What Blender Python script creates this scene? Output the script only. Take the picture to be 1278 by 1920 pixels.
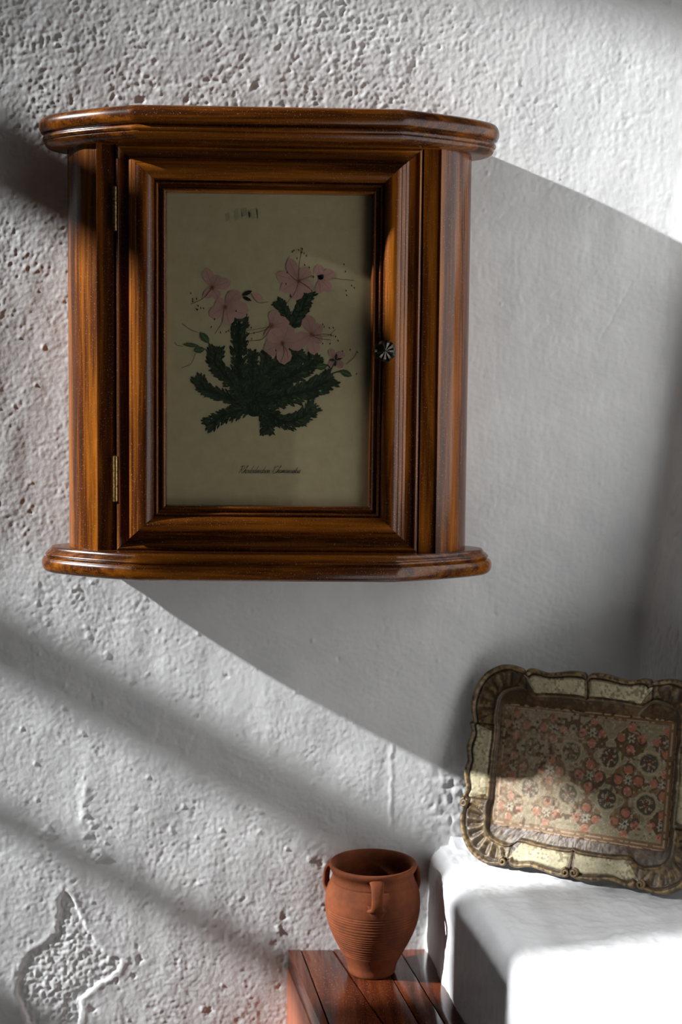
import bpy, bmesh, math, random
import numpy as np
from mathutils import Vector, Matrix
for o in list(bpy.data.objects): bpy.data.objects.remove(o)
S = bpy.context.scene
COL = S.collection
random.seed(7)
R = np.random.RandomState(11)

# ------------------------------------------------------------------ camera
D = 1.555                       # camera distance from the back wall (wall plane y = 0, camera height z = 0)
FPX = 2667.0
yaw, pitch, roll = [math.radians(a) for a in (2.002, 4.678, 0.589)]
fw = Vector((math.sin(yaw)*math.cos(pitch), math.cos(yaw)*math.cos(pitch), -math.sin(pitch)))
rt = Vector((math.cos(yaw), -math.sin(yaw), 0)); up = rt.cross(fw)
r2 = rt*math.cos(roll)+up*math.sin(roll); u2 = up*math.cos(roll)-rt*math.sin(roll)
cam_d = bpy.data.cameras.new('camera'); cam = bpy.data.objects.new('camera', cam_d); COL.objects.link(cam)
M = Matrix((r2, u2, -fw)).transposed().to_4x4(); M.translation = Vector((0, -D, 0)); cam.matrix_world = M
cam_d.sensor_fit = 'VERTICAL'; cam_d.sensor_height = 36; cam_d.lens = 36*FPX/1920
cam_d.clip_start = .02
cam_d.dof.use_dof = True; cam_d.dof.focus_distance = 1.43; cam_d.dof.aperture_fstop = 4.0
S.camera = cam

# ------------------------------------------------------------------ light
W = bpy.data.worlds.new('world'); S.world = W; W.use_nodes = True
WORLD_C = (1.0, 0.95, 0.90); WORLD_S = 0.022
bg = W.node_tree.nodes['Background']; bg.inputs[0].default_value = (*WORLD_C, 1); bg.inputs[1].default_value = WORLD_S
SUN_DIR = Vector((6.6, 1.0, -3.56)).normalized()
sd = bpy.data.lights.new('sun', 'SUN'); sd.energy = 9.2; sd.angle = math.radians(0.95); sd.color = (0.965, 0.985, 1.0)
sun = bpy.data.objects.new('sun', sd); COL.objects.link(sun)
sun.rotation_euler = SUN_DIR.to_track_quat('-Z', 'Y').to_euler(); sun.location = (-4, -1.5, 3)
S.view_settings.view_transform = 'Standard'; S.view_settings.look = 'None'
S.view_settings.gamma = 1; S.view_settings.exposure = 0.0; S.view_settings.use_curve_mapping = False

# ------------------------------------------------------------------ helpers
def wall_hit(px, py, y=0.0):
    """world point on the plane parallel to the wall at depth y that a photograph pixel looks at"""
    d = fw + r2*((px-639)/FPX) - u2*((py-960)/FPX)
    t = (y+D)/d.y
    return (d.x*t, y, d.z*t)

def empty(name, loc, label=None, cat=None, group=None):
    o = bpy.data.objects.new(name, None); COL.objects.link(o); o.location = loc; o.empty_display_size = .02
    if label: o['label'] = label
    if cat: o['category'] = cat
    if group: o['group'] = group
    return o
PLOC = {}
def mesh_obj(name, V, F, mat, parent=None, smooth=True, cols=None, kind=None, label=None, cat=None):
    me = bpy.data.meshes.new(name)
    V = np.asarray(V, dtype=np.float32).reshape(-1, 3)
    off = np.array(PLOC.get(parent.name, (0, 0, 0)) if parent else (0, 0, 0), dtype=np.float32)
    V = V-off
    if isinstance(F, np.ndarray):
        nf, k = F.shape
        me.vertices.add(len(V)); me.vertices.foreach_set('co', V.ravel())
        me.loops.add(nf*k); me.loops.foreach_set('vertex_index', F.astype(np.int32).ravel())
        me.polygons.add(nf); me.polygons.foreach_set('loop_start', np.arange(0, nf*k, k, dtype=np.int32))
        try: me.polygons.foreach_set('loop_total', np.full(nf, k, dtype=np.int32))
        except Exception: pass
        me.update(calc_edges=True)
    else:
        me.from_pydata(V.tolist(), [], F); me.update()
    if smooth: me.polygons.foreach_set('use_smooth', [True]*len(me.polygons))
    if cols is not None:
        a = me.color_attributes.new('Col', 'FLOAT_COLOR', 'POINT')
        c = np.ones((len(V), 4), dtype=np.float32); c[:, :3] = cols; a.data.foreach_set('color', c.ravel())
    me.materials.append(mat)
    o = bpy.data.objects.new(name, me); COL.objects.link(o)
    if parent:
        o.parent = parent; PLOC[o.name] = tuple(off)
    if kind: o['kind'] = kind
    if label: o['label'] = label
    if cat: o['category'] = cat
    return o
def reg(e): PLOC[e.name] = tuple(e.location); return e

def auto_smooth(o, deg=35):
    me = o.data; bm = bmesh.new(); bm.from_mesh(me)
    bmesh.ops.recalc_face_normals(bm, faces=bm.faces)
    a = math.radians(deg)
    for e in bm.edges:
        e.smooth = not (len(e.link_faces) == 2 and e.calc_face_angle(0) > a)
    for f in bm.faces: f.smooth = True
    bm.to_mesh(me); bm.free(); return o

def grid_faces(nu, nv, flip=False):
    i = np.arange(nu-1)[:, None]*nv+np.arange(nv-1)[None, :]
    a, b, c, d = i, i+nv, i+nv+1, i+1
    F = np.stack([a, b, c, d] if not flip else [a, d, c, b], -1).reshape(-1, 4)
    return F

def box(x0, x1, y0, y1, z0, z1, bev=0):
    V = [(x, y, z) for x in (x0, x1) for y in (y0, y1) for z in (z0, z1)]
    F = [(0, 1, 3, 2), (4, 6, 7, 5), (0, 4, 5, 1), (2, 3, 7, 6), (0, 2, 6, 4), (1, 5, 7, 3)]
    return V, F
def bevel(o, w, seg=2, deg=30):
    me = o.data; bm = bmesh.new(); bm.from_mesh(me)
    bmesh.ops.recalc_face_normals(bm, faces=bm.faces)
    ed = [e for e in bm.edges if len(e.link_faces) == 2 and e.calc_face_angle(0) > math.radians(deg)]
    bmesh.ops.bevel(bm, geom=ed, offset=w, segments=seg, profile=.6, affect='EDGES', clamp_overlap=True)
    bm.to_mesh(me); bm.free(); auto_smooth(o, 40); return o

def lathe(profile, n=64, cx=0, cy=0, cz=0):
    P = np.array(profile, float); m = len(P)
    a = np.linspace(0, 2*np.pi, n, endpoint=False)
    V = np.stack([cx+P[None, :, 0]*np.cos(a)[:, None], cy+P[None, :, 0]*np.sin(a)[:, None], np.broadcast_to(cz+P[None, :, 1], (n, m))], -1).reshape(-1, 3)
    F = []
    for i in range(n):
        j = (i+1) % n
        for k in range(m-1): F.append((i*m+k, j*m+k, j*m+k+1, i*m+k+1))
    return V, F

def tube(path, rad, n=10, cap=True):
    P = [Vector(p) for p in path]; V = []; F = []
    rad = rad if hasattr(rad, '__len__') else [rad]*len(P)
    prev = None
    for i, p in enumerate(P):
        t = (P[min(i+1, len(P)-1)]-P[max(i-1, 0)]).normalized()
        if prev is None:
            a = t.orthogonal().normalized()
        else:
            a = (prev-t*prev.dot(t)).normalized()
        prev = a; b = t.cross(a)
        for k in range(n):
            th = 2*math.pi*k/n; V.append(p+(a*math.cos(th)+b*math.sin(th))*rad[i])
    for i in range(len(P)-1):
        for k in range(n):
            F.append((i*n+k, i*n+(k+1) % n, (i+1)*n+(k+1) % n, (i+1)*n+k))
    if cap: F.append(tuple(range(n))[::-1]); F.append(tuple((len(P)-1)*n+k for k in range(n)))
    return [tuple(v) for v in V], F

def merge(parts):
    V = []; F = []
    for v, f in parts:
        o = len(V); V += [tuple(x) for x in v]; F += [tuple(i+o for i in q) for q in f]
    return V, F

# value noise -------------------------------------------------------
_tabs = {}
def vn(X, Z, cell, seed=0):
    if seed not in _tabs: _tabs[seed] = np.random.RandomState(seed+100).uniform(-1, 1, (256, 256)).astype(np.float32)
    T = _tabs[seed]
    x = X/cell; z = Z/cell
    xi = np.floor(x).astype(int); zi = np.floor(z).astype(int); fx = (x-xi).astype(np.float32); fz = (z-zi).astype(np.float32)
    fx = fx*fx*fx*(fx*(fx*6-15)+10); fz = fz*fz*fz*(fz*(fz*6-15)+10)
    xi &= 255; zi &= 255; x1 = (xi+1) & 255; z1 = (zi+1) & 255
    a = T[xi, zi]; b = T[x1, zi]; c = T[xi, z1]; d = T[x1, z1]
    return (a*(1-fx)+b*fx)*(1-fz)+(c*(1-fx)+d*fx)*fz
def sstep(x, a, b):
    t = np.clip((x-a)/(b-a), 0, 1); return t*t*(3-2*t)

# ------------------------------------------------------------------ materials
def newmat(name):
    m = bpy.data.materials.new(name); m.use_nodes = True
    nt = m.node_tree; return m, nt, nt.nodes['Principled BSDF']
def N(nt, t, **k):
    n = nt.nodes.new(t)
    for a, b in k.items(): setattr(n, a, b)
    return n
def coords(nt, scale=(1, 1, 1), src='Object'):
    tc = N(nt, 'ShaderNodeTexCoord'); mp = N(nt, 'ShaderNodeMapping'); mp.inputs['Scale'].default_value = scale
    nt.links.new(tc.outputs[src], mp.inputs[0]); return mp.outputs[0]
def noise(nt, vec, scale, detail=4, rough=.55, dist=0):
    n = N(nt, 'ShaderNodeTexNoise'); n.inputs['Scale'].default_value = scale; n.inputs['Detail'].default_value = detail
    n.inputs['Roughness'].default_value = rough; n.inputs['Distortion'].default_value = dist
    nt.links.new(vec, n.inputs['Vector']); return n.outputs['Fac']
def ramp(nt, fac, stops):
    r = N(nt, 'ShaderNodeValToRGB'); el = r.color_ramp.elements
    while len(el) > 1: el.remove(el[0])
    el[0].position = stops[0][0]; el[0].color = (*stops[0][1], 1)
    for p, c in stops[1:]:
        e = el.new(p); e.color = (*c, 1)
    nt.links.new(fac, r.inputs[0]); return r.outputs[0]
def bump(nt, bs, h, strength, dist, normal=None):
    b = N(nt, 'ShaderNodeBump'); b.inputs['Strength'].default_value = strength; b.inputs['Distance'].default_value = dist
    nt.links.new(h, b.inputs['Height'])
    if normal: nt.links.new(normal, b.inputs['Normal'])
    nt.links.new(b.outputs[0], bs.inputs['Normal']); return b.outputs[0]
def mix(nt, fac, a, b, mode='MIX'):
    m = N(nt, 'ShaderNodeMix', data_type='RGBA', blend_type=mode)
    for s, v in ((m.inputs[0], fac), (m.inputs[6], a), (m.inputs[7], b)):
        if hasattr(v, 'links'): nt.links.new(v, s)
        elif isinstance(v, (int, float)): s.default_value = v
        else: s.default_value = (*v, 1)
    return m.outputs[2]

def plaster(name, base=(.80, .795, .785), fine=.35, tint=(.74, .735, .73)):
    m, nt, bs = newmat(name); v = coords(nt)
    c = ramp(nt, noise(nt, v, 22, 5, .6), [(.35, tint), (.6, base)])
    nt.links.new(c, bs.inputs['Base Color']); bs.inputs['Roughness'].default_value = .92
    bs.inputs['Specular IOR Level'].default_value = .15
    h = noise(nt, v, 420, 4, .62); bump(nt, bs, h, fine, .00045)
    return m
M_PLASTER = plaster('whitewashed_plaster')
M_LEDGE = plaster('smooth_whitewash', (.84, .84, .845), .4, (.79, .79, .80))

def wood(name, axis='z', dark=(.017, .0038, .0008), mid=(.076, .0185, .0021), light=(.36, .106, .0060), rough=.24, seedoff=0.0, fac=1.0):
    m, nt, bs = newmat(name)
    sc = {'z': (1, 1, .045), 'x': (.045, 1, 1), 'y': (1, .045, 1)}[axis]
    v = coords(nt, sc)
    n1 = noise(nt, v, 60, 5, .62, .4); n2 = noise(nt, v, 260, 4, .7)
    mm = N(nt, 'ShaderNodeMath', operation='MULTIPLY_ADD'); nt.links.new(n2, mm.inputs[0]); mm.inputs[1].default_value = .38
    nt.links.new(n1, mm.inputs[2]); s = mm.outputs[0]
    c = ramp(nt, s, [(.42, dark), (.63, mid), (.88, light)])
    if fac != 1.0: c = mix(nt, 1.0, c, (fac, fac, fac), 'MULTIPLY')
    nt.links.new(c, bs.inputs['Base Color'])
    dn = N(nt, 'ShaderNodeMath', operation='GREATER_THAN'); dn.inputs[1].default_value = .715; nt.links.new(noise(nt, coords(nt), 1100, 1, .5), dn.inputs[0])
    c = mix(nt, dn.outputs[0], c, (.34, .25, .17)); nt.links.new(c, bs.inputs['Base Color'])
    bs.inputs['Roughness'].default_value = rough; bs.inputs['Specular IOR Level'].default_value = .38
    h = noise(nt, coords(nt, sc), 500, 3, .6)
    b1 = bump(nt, bs, h, .12, .0002)
    return m
M_WV = wood('varnished_walnut_upright', 'z')
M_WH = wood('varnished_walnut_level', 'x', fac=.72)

def simple(name, col, rough=.5, metal=0, spec=.5):
    m, nt, bs = newmat(name); bs.inputs['Base Color'].default_value = (*col, 1); bs.inputs['Roughness'].default_value = rough
    bs.inputs['Metallic'].default_value = metal; bs.inputs['Specular IOR Level'].default_value = spec; return m
def vcol(name, rough=.7, spec=.3, grain=0.0, gscale=300, bmp=0.0, metal=0.0):
    m, nt, bs = newmat(name); a = N(nt, 'ShaderNodeAttribute', attribute_name='Col')
    c = a.outputs['Color']; v = coords(nt)
    if grain:
        g = ramp(nt, noise(nt, v, gscale, 5, .7), [(.25, (1-grain,)*3), (.75, (1+grain*.5,)*3)])
        c = mix(nt, 1.0, c, g, 'MULTIPLY')
    nt.links.new(c, bs.inputs['Base Color']); bs.inputs['Roughness'].default_value = rough
    bs.inputs['Specular IOR Level'].default_value = spec; bs.inputs['Metallic'].default_value = metal
    if bmp: bump(nt, bs, noise(nt, v, gscale*2, 3, .6), bmp, .0004)
    return m

def metal(name, c0, c1, rough=.35):
    m, nt, bs = newmat(name)
    c = ramp(nt, noise(nt, coords(nt), 400, 4, .7), [(.35, c0), (.65, c1)]); nt.links.new(c, bs.inputs['Base Color'])
    bs.inputs['Metallic'].default_value = 1; bs.inputs['Roughness'].default_value = rough
    bump(nt, bs, noise(nt, coords(nt), 900, 3), .3, .0002); return m
M_BRASS = metal('aged_brass', (.16, .10, .035), (.62, .42, .16), .34)
M_BRONZE = metal('dark_bronze', (.022, .020, .016), (.09, .082, .066), .26)

m, nt, bs = newmat('cabinet_glass')
nt.nodes.remove(bs)
tr = N(nt, 'ShaderNodeBsdfTransparent'); gl = N(nt, 'ShaderNodeBsdfGlossy'); gl.inputs['Roughness'].default_value = .03
fr = N(nt, 'ShaderNodeFresnel'); fr.inputs['IOR'].default_value = 1.5; ms = N(nt, 'ShaderNodeMixShader')
tr.inputs[0].default_value = (.93, .93, .9, 1)
ge = N(nt, 'ShaderNodeNewGeometry'); mm = N(nt, 'ShaderNodeMath', operation='MULTIPLY_ADD'); nt.links.new(ge.outputs['Backfacing'], mm.inputs[0]); mm.inputs[1].default_value = 1/1.5-1.5; mm.inputs[2].default_value = 1.5; nt.links.new(mm.outputs[0], fr.inputs['IOR'])
nt.links.new(fr.outputs[0], ms.inputs[0]); nt.links.new(tr.outputs[0], ms.inputs[1]); nt.links.new(gl.outputs[0], ms.inputs[2])
nt.links.new(ms.outputs[0], nt.nodes['Material Output'].inputs[0]); M_GLASS = m

m, nt, bs = newmat('print_paper'); v = coords(nt)
c = ramp(nt, noise(nt, v, 60, 6, .7), [(.35, (.47, .39, .245)), (.7, (.54, .455, .30))])
nt.links.new(c, bs.inputs['Base Color']); bs.inputs['Roughness'].default_value = .9
bump(nt, bs, noise(nt, v, 1100, 2), .2, .0002); M_PAPER = m
M_INK = simple('brown_black_ink', (.03, .024, .02), .9, 0, .1)
M_PRINT = vcol('printed_colour', .9, .1, .18, 900)

m, nt, bs = newmat('terracotta'); v = coords(nt)
c = ramp(nt, noise(nt, v, 34, 6, .65), [(.3, (.100, .026, .009)), (.55, (.180, .046, .014)), (.8, (.235, .070, .023))])
nt.links.new(c, bs.inputs['Base Color']); bs.inputs['Roughness'].default_value = .82; bs.inputs['Specular IOR Level'].default_value = .25
bump(nt, bs, noise(nt, v, 420, 5, .7), .35, .0005); M_TERRA = m
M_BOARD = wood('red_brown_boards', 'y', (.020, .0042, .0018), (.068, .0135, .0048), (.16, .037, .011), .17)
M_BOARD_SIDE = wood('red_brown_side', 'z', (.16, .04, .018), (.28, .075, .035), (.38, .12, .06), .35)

# ------------------------------------------------------------------ plaster walls
ZC = [(-1.5, .34), (-.6, .372), (-.3, .384), (-.238, .388), (-.09, .405), (0, .418), (.063, .428), (.2, .46), (.46, .53), (1.3, .60)]
zc_z = np.array([a for a, b in ZC]); zc_x = np.array([b for a, b in ZC])
WD = (.24, -.97)
PX = lambda pts: [(wall_hit(a, b)[0], wall_hit(a, b)[2]) for a, b in pts]
PATCH = np.array(PX([(122, 1672), (132, 1680), (141, 1702), (158, 1738), (168, 1752), (186, 1778), (206, 1794), (226, 1799), (221, 1818), (200, 1834), (176, 1850),
                     (150, 1872), (149, 1925), (60, 1925), (44, 1890), (33, 1862), (34, 1828), (48, 1800), (66, 1782), (88, 1768), (104, 1752), (112, 1728), (109, 1700), (114, 1678)]))
def poly_sd(X, Z, P):
    """signed distance, positive inside"""
    d = np.full(X.shape, 1e9); ins = np.zeros(X.shape, bool); n = len(P)
    for i in range(n):
        a = P[i]; b = P[(i+1) % n]; ex, ez = b-a
        wx = X-a[0]; wz = Z-a[1]; t = np.clip((wx*ex+wz*ez)/(ex*ex+ez*ez), 0, 1)
        d = np.minimum(d, (wx-ex*t)**2+(wz-ez*t)**2)
        c = (a[1] > Z) != (b[1] > Z)
        with np.errstate(divide='ignore', invalid='ignore'):
            ins ^= c & (X < (b[0]-a[0])*(Z-a[1])/(b[1]-a[1]+1e-12)+a[0])
    return np.where(ins, 1, -1)*np.sqrt(d)
# lumps (pixel x, y, radius px, height mm) seen on the wall
LUMPS = [(143, 1103, 7, 1.3), (133, 1105, 6, 1.0), (170, 1092, 5, 1.2), (150, 1122, 5, 1.1), (86, 1165, 9, 1.4), (68, 1132, 5, 1.0), (152, 1160, 5, 1.2),
         (162, 1178, 8, 1.5), (166, 1196, 8, 1.5), (200, 1228, 10, 1.7), (245, 1277, 9, 1.5), (276, 1265, 5, 1.0), (268, 1182, 5, .9), (296, 1184, 6, .9), (307, 1199, 5, .8),
         (200, 1140, 5, .9), (274, 1125, 5, .9), (480, 1250, 7, 1.3), (425, 1268, 5, -1.3), (370, 1345, 7, -1.5), (460, 1222, 7, -1.3), (448, 1208, 6, 1.0),
         (343, 1512, 6, 1.3), (322, 1558, 8, 1.5), (486, 1522, 8, 1.3), (487, 1560, 6, 1.1), (353, 1540, 5, 1.0), (88, 1562, 16, 3.2), (186, 1603, 15, 3.6), (160, 1528, 9, 1.6),
         (172, 1545, 9, 1.8), (158, 1565, 8, 1.5), (176, 1572, 9, -1.6), (163, 1590, 7, 1.6), (138, 1655, 6, -1.5), (187, 1712, 6, 1.4), (172, 1690, 5, 1.0), (150, 1610, 5, 1.3),
         (195, 1318, 7, 1.3), (155, 1377, 7, 1.4), (120, 1300, 6, -1.1), (116, 1196, 4, .8), (68, 1500, 5, 1.1), (45, 1503, 6, 1.0),
         (635, 1237, 6, -1.8), (470, 1145, 6, -1.6), (505, 1108, 6, -1.3), (473, 1212, 7, -1.4), (500, 1205, 5, -1.2), (850, 1124, 4, -1.4), (862, 1138, 4, -1.3), (928, 1152, 5, -1.5),
         (865, 1206, 4, -1.0), (1010, 1148, 4, -1.2), (705, 1213, 3, -.8), (745, 1255, 4, -.9), (842, 1380, 4, -1.0), (556, 1262, 3, -.6),
         (135, 188, 6, -1.2), (265, 188, 11, -2.2), (287, 160, 8, -2.0), (350, 187, 6, -2.0), (392, 152, 7, -1.6), (415, 148, 6, 1.2), (470, 155, 8, 1.3), (485, 158, 7, -1.5), (440, 175, 7, -1.5),
         (62, 18, 8, -1.5), (427, 52, 6, 1.3), (520, 80, 5, 1.0), (300, 172, 6, 1.2), (845, 15, 10, -1.6), (850, 45, 9, -1.2),
         (57, 905, 5, 1.0), (57, 960, 4, -1.0), (10, 890, 4, -1.0), (1262, 770, 8, -1.2), (262, 1800, 10, -2.2), (250, 1830, 9, -2.0), (258, 1775, 6, -1.6), (218, 1838, 8, -2.0),
         (392, 1895, 9, -2.0), (380, 1890, 7, 1.5), (225, 1855, 5, -1.2), (175, 1892, 9, -2.6), (600, 1620, 8, -1.6), (580, 1610, 8, 1.3), (530, 1720, 10, -2.0), (522, 1740, 9, 1.5), (515, 1770, 9, -1.8), (522, 1850, 6, -1.5)]
def relief(X, Z):
    rough = np.clip(.42 + .95*sstep(Z, .10, .30)*(1-.72*sstep(X, .05, .30)) + .22*(1-sstep(X, -.2, 0.05)) + .10*(1-sstep(Z, -.5, -.25))*(1-sstep(X, -.1, .12)), 0, 1.35)
    wob = vn(X, Z, .11, 9); rough = rough*(1+.28*wob)*(.85+.45*vn(X, Z, .021, 64))
    h = np.zeros(X.shape)
    a_, b_ = X*.8+Z*.6, Z*.8-X*.6
    h += vn(X+.0007*vn(X, Z, .01, 20), Z, .0021, 1)*.00006*(.4+rough)+vn(a_, b_, .0030, 61)*.00013*(.3+rough)
    h += vn(X, Z, .0040, 2)*.00010*(.25+rough)
    p = vn(a_, b_, .0046, 3)*.7+vn(X, Z, .0031, 62)*.5; h += np.maximum(p-.05, 0)*.00022*rough+vn(X*.3-Z*.95, X*.95+Z*.3, .0037, 65)*.00017*rough+vn(X*.9-Z*.4, X*.4+Z*.9, .0026, 66)*.00010*rough
    p = vn(X, Z, .0062, 5)*.7+vn(a_, b_, .0040, 63)*.5; h -= np.maximum(-p-.25, 0)*.00066*rough
    h += vn(X*1.4, Z*.7, .014, 4)*.00012*(.5+.5*rough)
    h += vn(X*1.6, Z*.6, .035, 6)*.00036
    h += vn(X, Z, .09, 7)*.0010
    h += vn(X, Z, .27, 8)*.0018
    h += vn(X*2.1, Z*.6, .0075, 67)*.00012*sstep(X, .05, .22)*sstep(Z, -.45, -.3)+vn(X*2.4+Z*.5, Z*.5, .004, 68)*.00004
    # slanting trowel drags
    q = (Z+.5*X); h += vn(X*.35, q*1.5, .006, 12)*.00010
    for (px, py, r, hh) in LUMPS:
        cx, _, cz = wall_hit(px, py); rr = r*.00058
        m = (np.abs(X-cx) < 3*rr) & (np.abs(Z-cz) < 3*rr)
        if m.any():
            x = X[m]-cx; z = Z[m]-cz; k = 1+.55*vn(x+cx*7, z+cz*5, rr*.55, 14)
            h[m] += hh*.00052*np.exp(-((x*x+z*z)/(rr*rr*.55*k*k))**1.3)*(1+.4*vn(x, z, rr*.4, 15))
    # little random crumbs
    rs = np.random.RandomState(3)
    for _ in range(330):
        cx = rs.uniform(-.36, .40); cz = rs.uniform(-.74, .46); rr = rs.uniform(.0010, .0028)
        if cx > .12 and -.40 < cz < .22 and rs.rand() > .35: continue
        s = rs.choice([1, 1, -.45])*rs.uniform(.25, .75)*rr*.6
        m = (np.abs(X-cx) < 3*rr) & (np.abs(Z-cz) < 3*rr)
        if m.any():
            x = X[m]-cx; z = Z[m]-cz; h[m] += s*np.exp(-((x*x*1.2+z*z*.8)/(rr*rr*.7))**1.2)
    # scaly plaster beside the tray and a ridge
    for (px0, py0, px1, py1, w, hh) in [(845, 1388, 851, 1440, 9, 1.2), (735, 1398, 732, 1560, 5, .9), (160, 1478, 155, 1540, 10, 1.4), (60, 1205, 75, 1330, 5, .3), (1180, 530, 1120, 640, 3, -.5)]:
        a = np.array(wall_hit(px0, py0))[[0, 2]]; b = np.array(wall_hit(px1, py1))[[0, 2]]; e = b-a
        t = np.clip(((X-a[0])*e[0]+(Z-a[1])*e[1])/(e@e), 0, 1)
        dd = (X-a[0]-e[0]*t)+.0015*vn(X, Z, .008, 16); dz = (Z-a[1]-e[1]*t)
        h += hh*.0006*np.exp(-(dd**2+dz**2)/(w*.00045)**2)
    c = wall_hit(850, 1500); mk = np.exp(-(((X-c[0])/.030)**2+((Z-c[2])/.045)**2)); h += mk*(np.abs(vn(X, Z, .011, 17))*.0017+vn(X, Z, .0055, 18)*.0006)
    # broken patch where the render has fallen off
    m = (X < -.15) & (Z < -.5) & (X > -.36)
    if m.any():
        x = X[m]; z = Z[m]; jx = x+.0016*vn(x, z, .006, 21)+.0006*vn(x, z, .002, 22); jz = z+.0016*vn(x, z, .006, 23)
        sdist = poly_sd(jx, jz, PATCH)
        ins = sstep(sdist, -.0008, .0008)
        deep = .0014+.0005*vn(x, z, .02, 24)-.0003*sstep(sdist, .003, .02)
        hh = h[m]*(1-ins)+ins*(-deep+vn(x, z, .0034, 25)*.00055+np.abs(vn(x, z, .006, 26))*.0007+vn(x, z, .0018, 27)*.0002)
        lip = np.exp(-((sdist+.004)/.0035)**2)*.0006
        h[m] = hh+lip
    return h

def wall_surface(Sg, Zg):
    """Sg: distance along the wall measured from x=0; runs on round the corner. returns positions"""
    xc = np.interp(Zg, zc_z, zc_x); r = .016+.045*sstep(Zg, -.02, .25)
    s0 = xc-r; arc = 1.55*r
    t = np.clip((Sg-s0)/arc, 0, 1); after = np.maximum(Sg-s0-arc, 0); before = np.minimum(Sg, s0)
    # quadratic bezier across the corner
    bx = (1-t)**2*s0+2*(1-t)*t*xc+t*t*(xc+WD[0]*r); by = t*t*(WD[1]*r)
    X = np.where(Sg < s0, before, bx+WD[0]*after); Y = np.where(Sg < s0, 0, by+WD[1]*after)
    bow = .17*np.clip(X-.10, 0, .35)**2*sstep(Zg, -.35, .1)*(Sg < 5); Y = Y-bow
    tx = np.where(Sg < s0, 1, 2*(1-t)*(xc-s0)+2*t*WD[0]*r); ty = np.where(Sg < s0, -.4*np.clip(X-.10, 0, .35)*sstep(Zg, -.35, .1), 2*t*WD[1]*r)
    L = np.sqrt(tx**2+ty**2); nx = ty/L; ny = -tx/L
    return X, Y, nx, ny
def build_wall(name, s, z, mat, rightwall=False):
    Sg, Zg = np.meshgrid(s, z, indexing='ij')
    X, Y, nx, ny = wall_surface(Sg, Zg)
    h = relief(Sg, Zg)
    if rightwall or s[-1] > .40:
        k = sstep(Sg, np.interp(Zg, zc_z, zc_x)-.005, np.interp(Zg, zc_z, zc_x)+.02)
        h = h+k*(-np.maximum(vn(Sg*1.3, Zg*.7, .0065, 30), 0)*.0016+vn(Sg*1.3, Zg*.8, .003, 31)*.0005)
    X = X+nx*h; Y = Y+ny*h
    V = np.stack([X, Y, Zg], -1).reshape(-1, 3)
    o = mesh_obj(name, V, grid_faces(len(s), len(z)), mat, kind='structure')
    return o
dense_z = np.concatenate([np.linspace(-1.5, -.75, 14)[:-1], np.arange(-.75, .475, .00130), np.linspace(.475, 1.3, 14)[1:]])
S_SPLIT = .405
s_back = np.concatenate([np.linspace(-2.64, -.37, 22)[:-1], np.arange(-.37, S_SPLIT, .00130), [S_SPLIT]])
s_right = np.concatenate([np.arange(S_SPLIT, .56, .0016), np.linspace(.562, 1.7, 60)])
build_wall('wall_back', s_back, dense_z, M_PLASTER)['label'] = 'white rough plaster wall behind the cabinet with a broken patch low on the left'
zr = np.concatenate([np.linspace(-1.5, -.60, 14)[:-1], np.arange(-.60, .475, .0026), np.linspace(.475, 1.3, 14)[1:]])
build_wall('wall_right', s_right, dense_z[::2], M_PLASTER, True)['label'] = 'pitted plaster wall turning the corner at the right edge'

# ------------------------------------------------------------------ unseen left wall, arched window inferred from shadow bands, added sun blockers
XW = -2.6
YO = 1.8/6.0+XW/6.6        # the sun runs 1 towards the wall for 6.6 along it
def zw(z55): return z55-.539*XW            # a height across the light bands -> height in the window plane
arch = [(-.235, -.84), (-.235, .08), (-.246, .18), (-.258, .25), (-.266, .33), (-.283, .43), (-.325, .54), (-.362, .60), (-.43, .65), (-.60, .68), (-.80, .68), (-1.0, .65), (-1.15, .58), (-1.25, .45), (-1.30, .3), (-1.30, -.84)]
A2 = [(y+YO, zw(z)) for y, z in arch]
def plate_with_hole(hole, y0, y1, z0, z1, x0, x1):
    bm = bmesh.new()
    outer = [(y0, z0), (y0, z1), (y1, z1), (y1, z0)]
    ov = [bm.verts.new((x0, a, b)) for a, b in outer]; hv = [bm.verts.new((x0, a, b)) for a, b in hole]
    es = [bm.edges.new((L[i], L[(i+1) % len(L)])) for L in (ov, hv) for i in range(len(L))]
    r = bmesh.ops.triangle_fill(bm, use_beauty=True, use_dissolve=False, edges=es)
    fs = [f for f in bm.faces]
    ext = bmesh.ops.extrude_face_region(bm, geom=fs); nv = [e for e in ext['geom'] if isinstance(e, bmesh.types.BMVert)]
    bmesh.ops.translate(bm, verts=nv, vec=(x1-x0, 0, 0)); bmesh.ops.recalc_face_normals(bm, faces=bm.faces)
    V = [tuple(v.co) for v in bm.verts]; bm.verts.index_update(); F = [tuple(v.index for v in f.verts) for f in bm.faces]; bm.free(); return V, F
V, F = plate_with_hole(A2, .0, -3.2, -1.5, 3.0, XW, XW-.03)
mesh_obj('unseen_wall_left', V, F, simple('unseen_wall_dark_stone', (.10, .085, .07), .9, 0, .1), smooth=False, kind='structure')
win = reg(empty('inferred_window_1', (XW, -.75+YO, zw(-.84)))); win['kind'] = 'structure'
M_FRAME_AND_BLOCKER = simple('window_and_blocker_wood', (.25, .24, .22), .6)
bars = [(-.225, -.455, .045, .140), (-.225, -.412, -.474, -.400), (-.225, -.455, -.648, -.616), (-.398, -.480, -.252, .10)]  # last entry is an added blocker keeping sun off the corner and tray
for a, b, z0, z1 in bars:
    V, F = box(XW-.022, XW-.006, b+YO, a+YO, zw(z0), zw(z1)); o = mesh_obj('glazing_or_blocker_bar', V, F, M_FRAME_AND_BLOCKER, win, smooth=False); bevel(o, .002)
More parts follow.
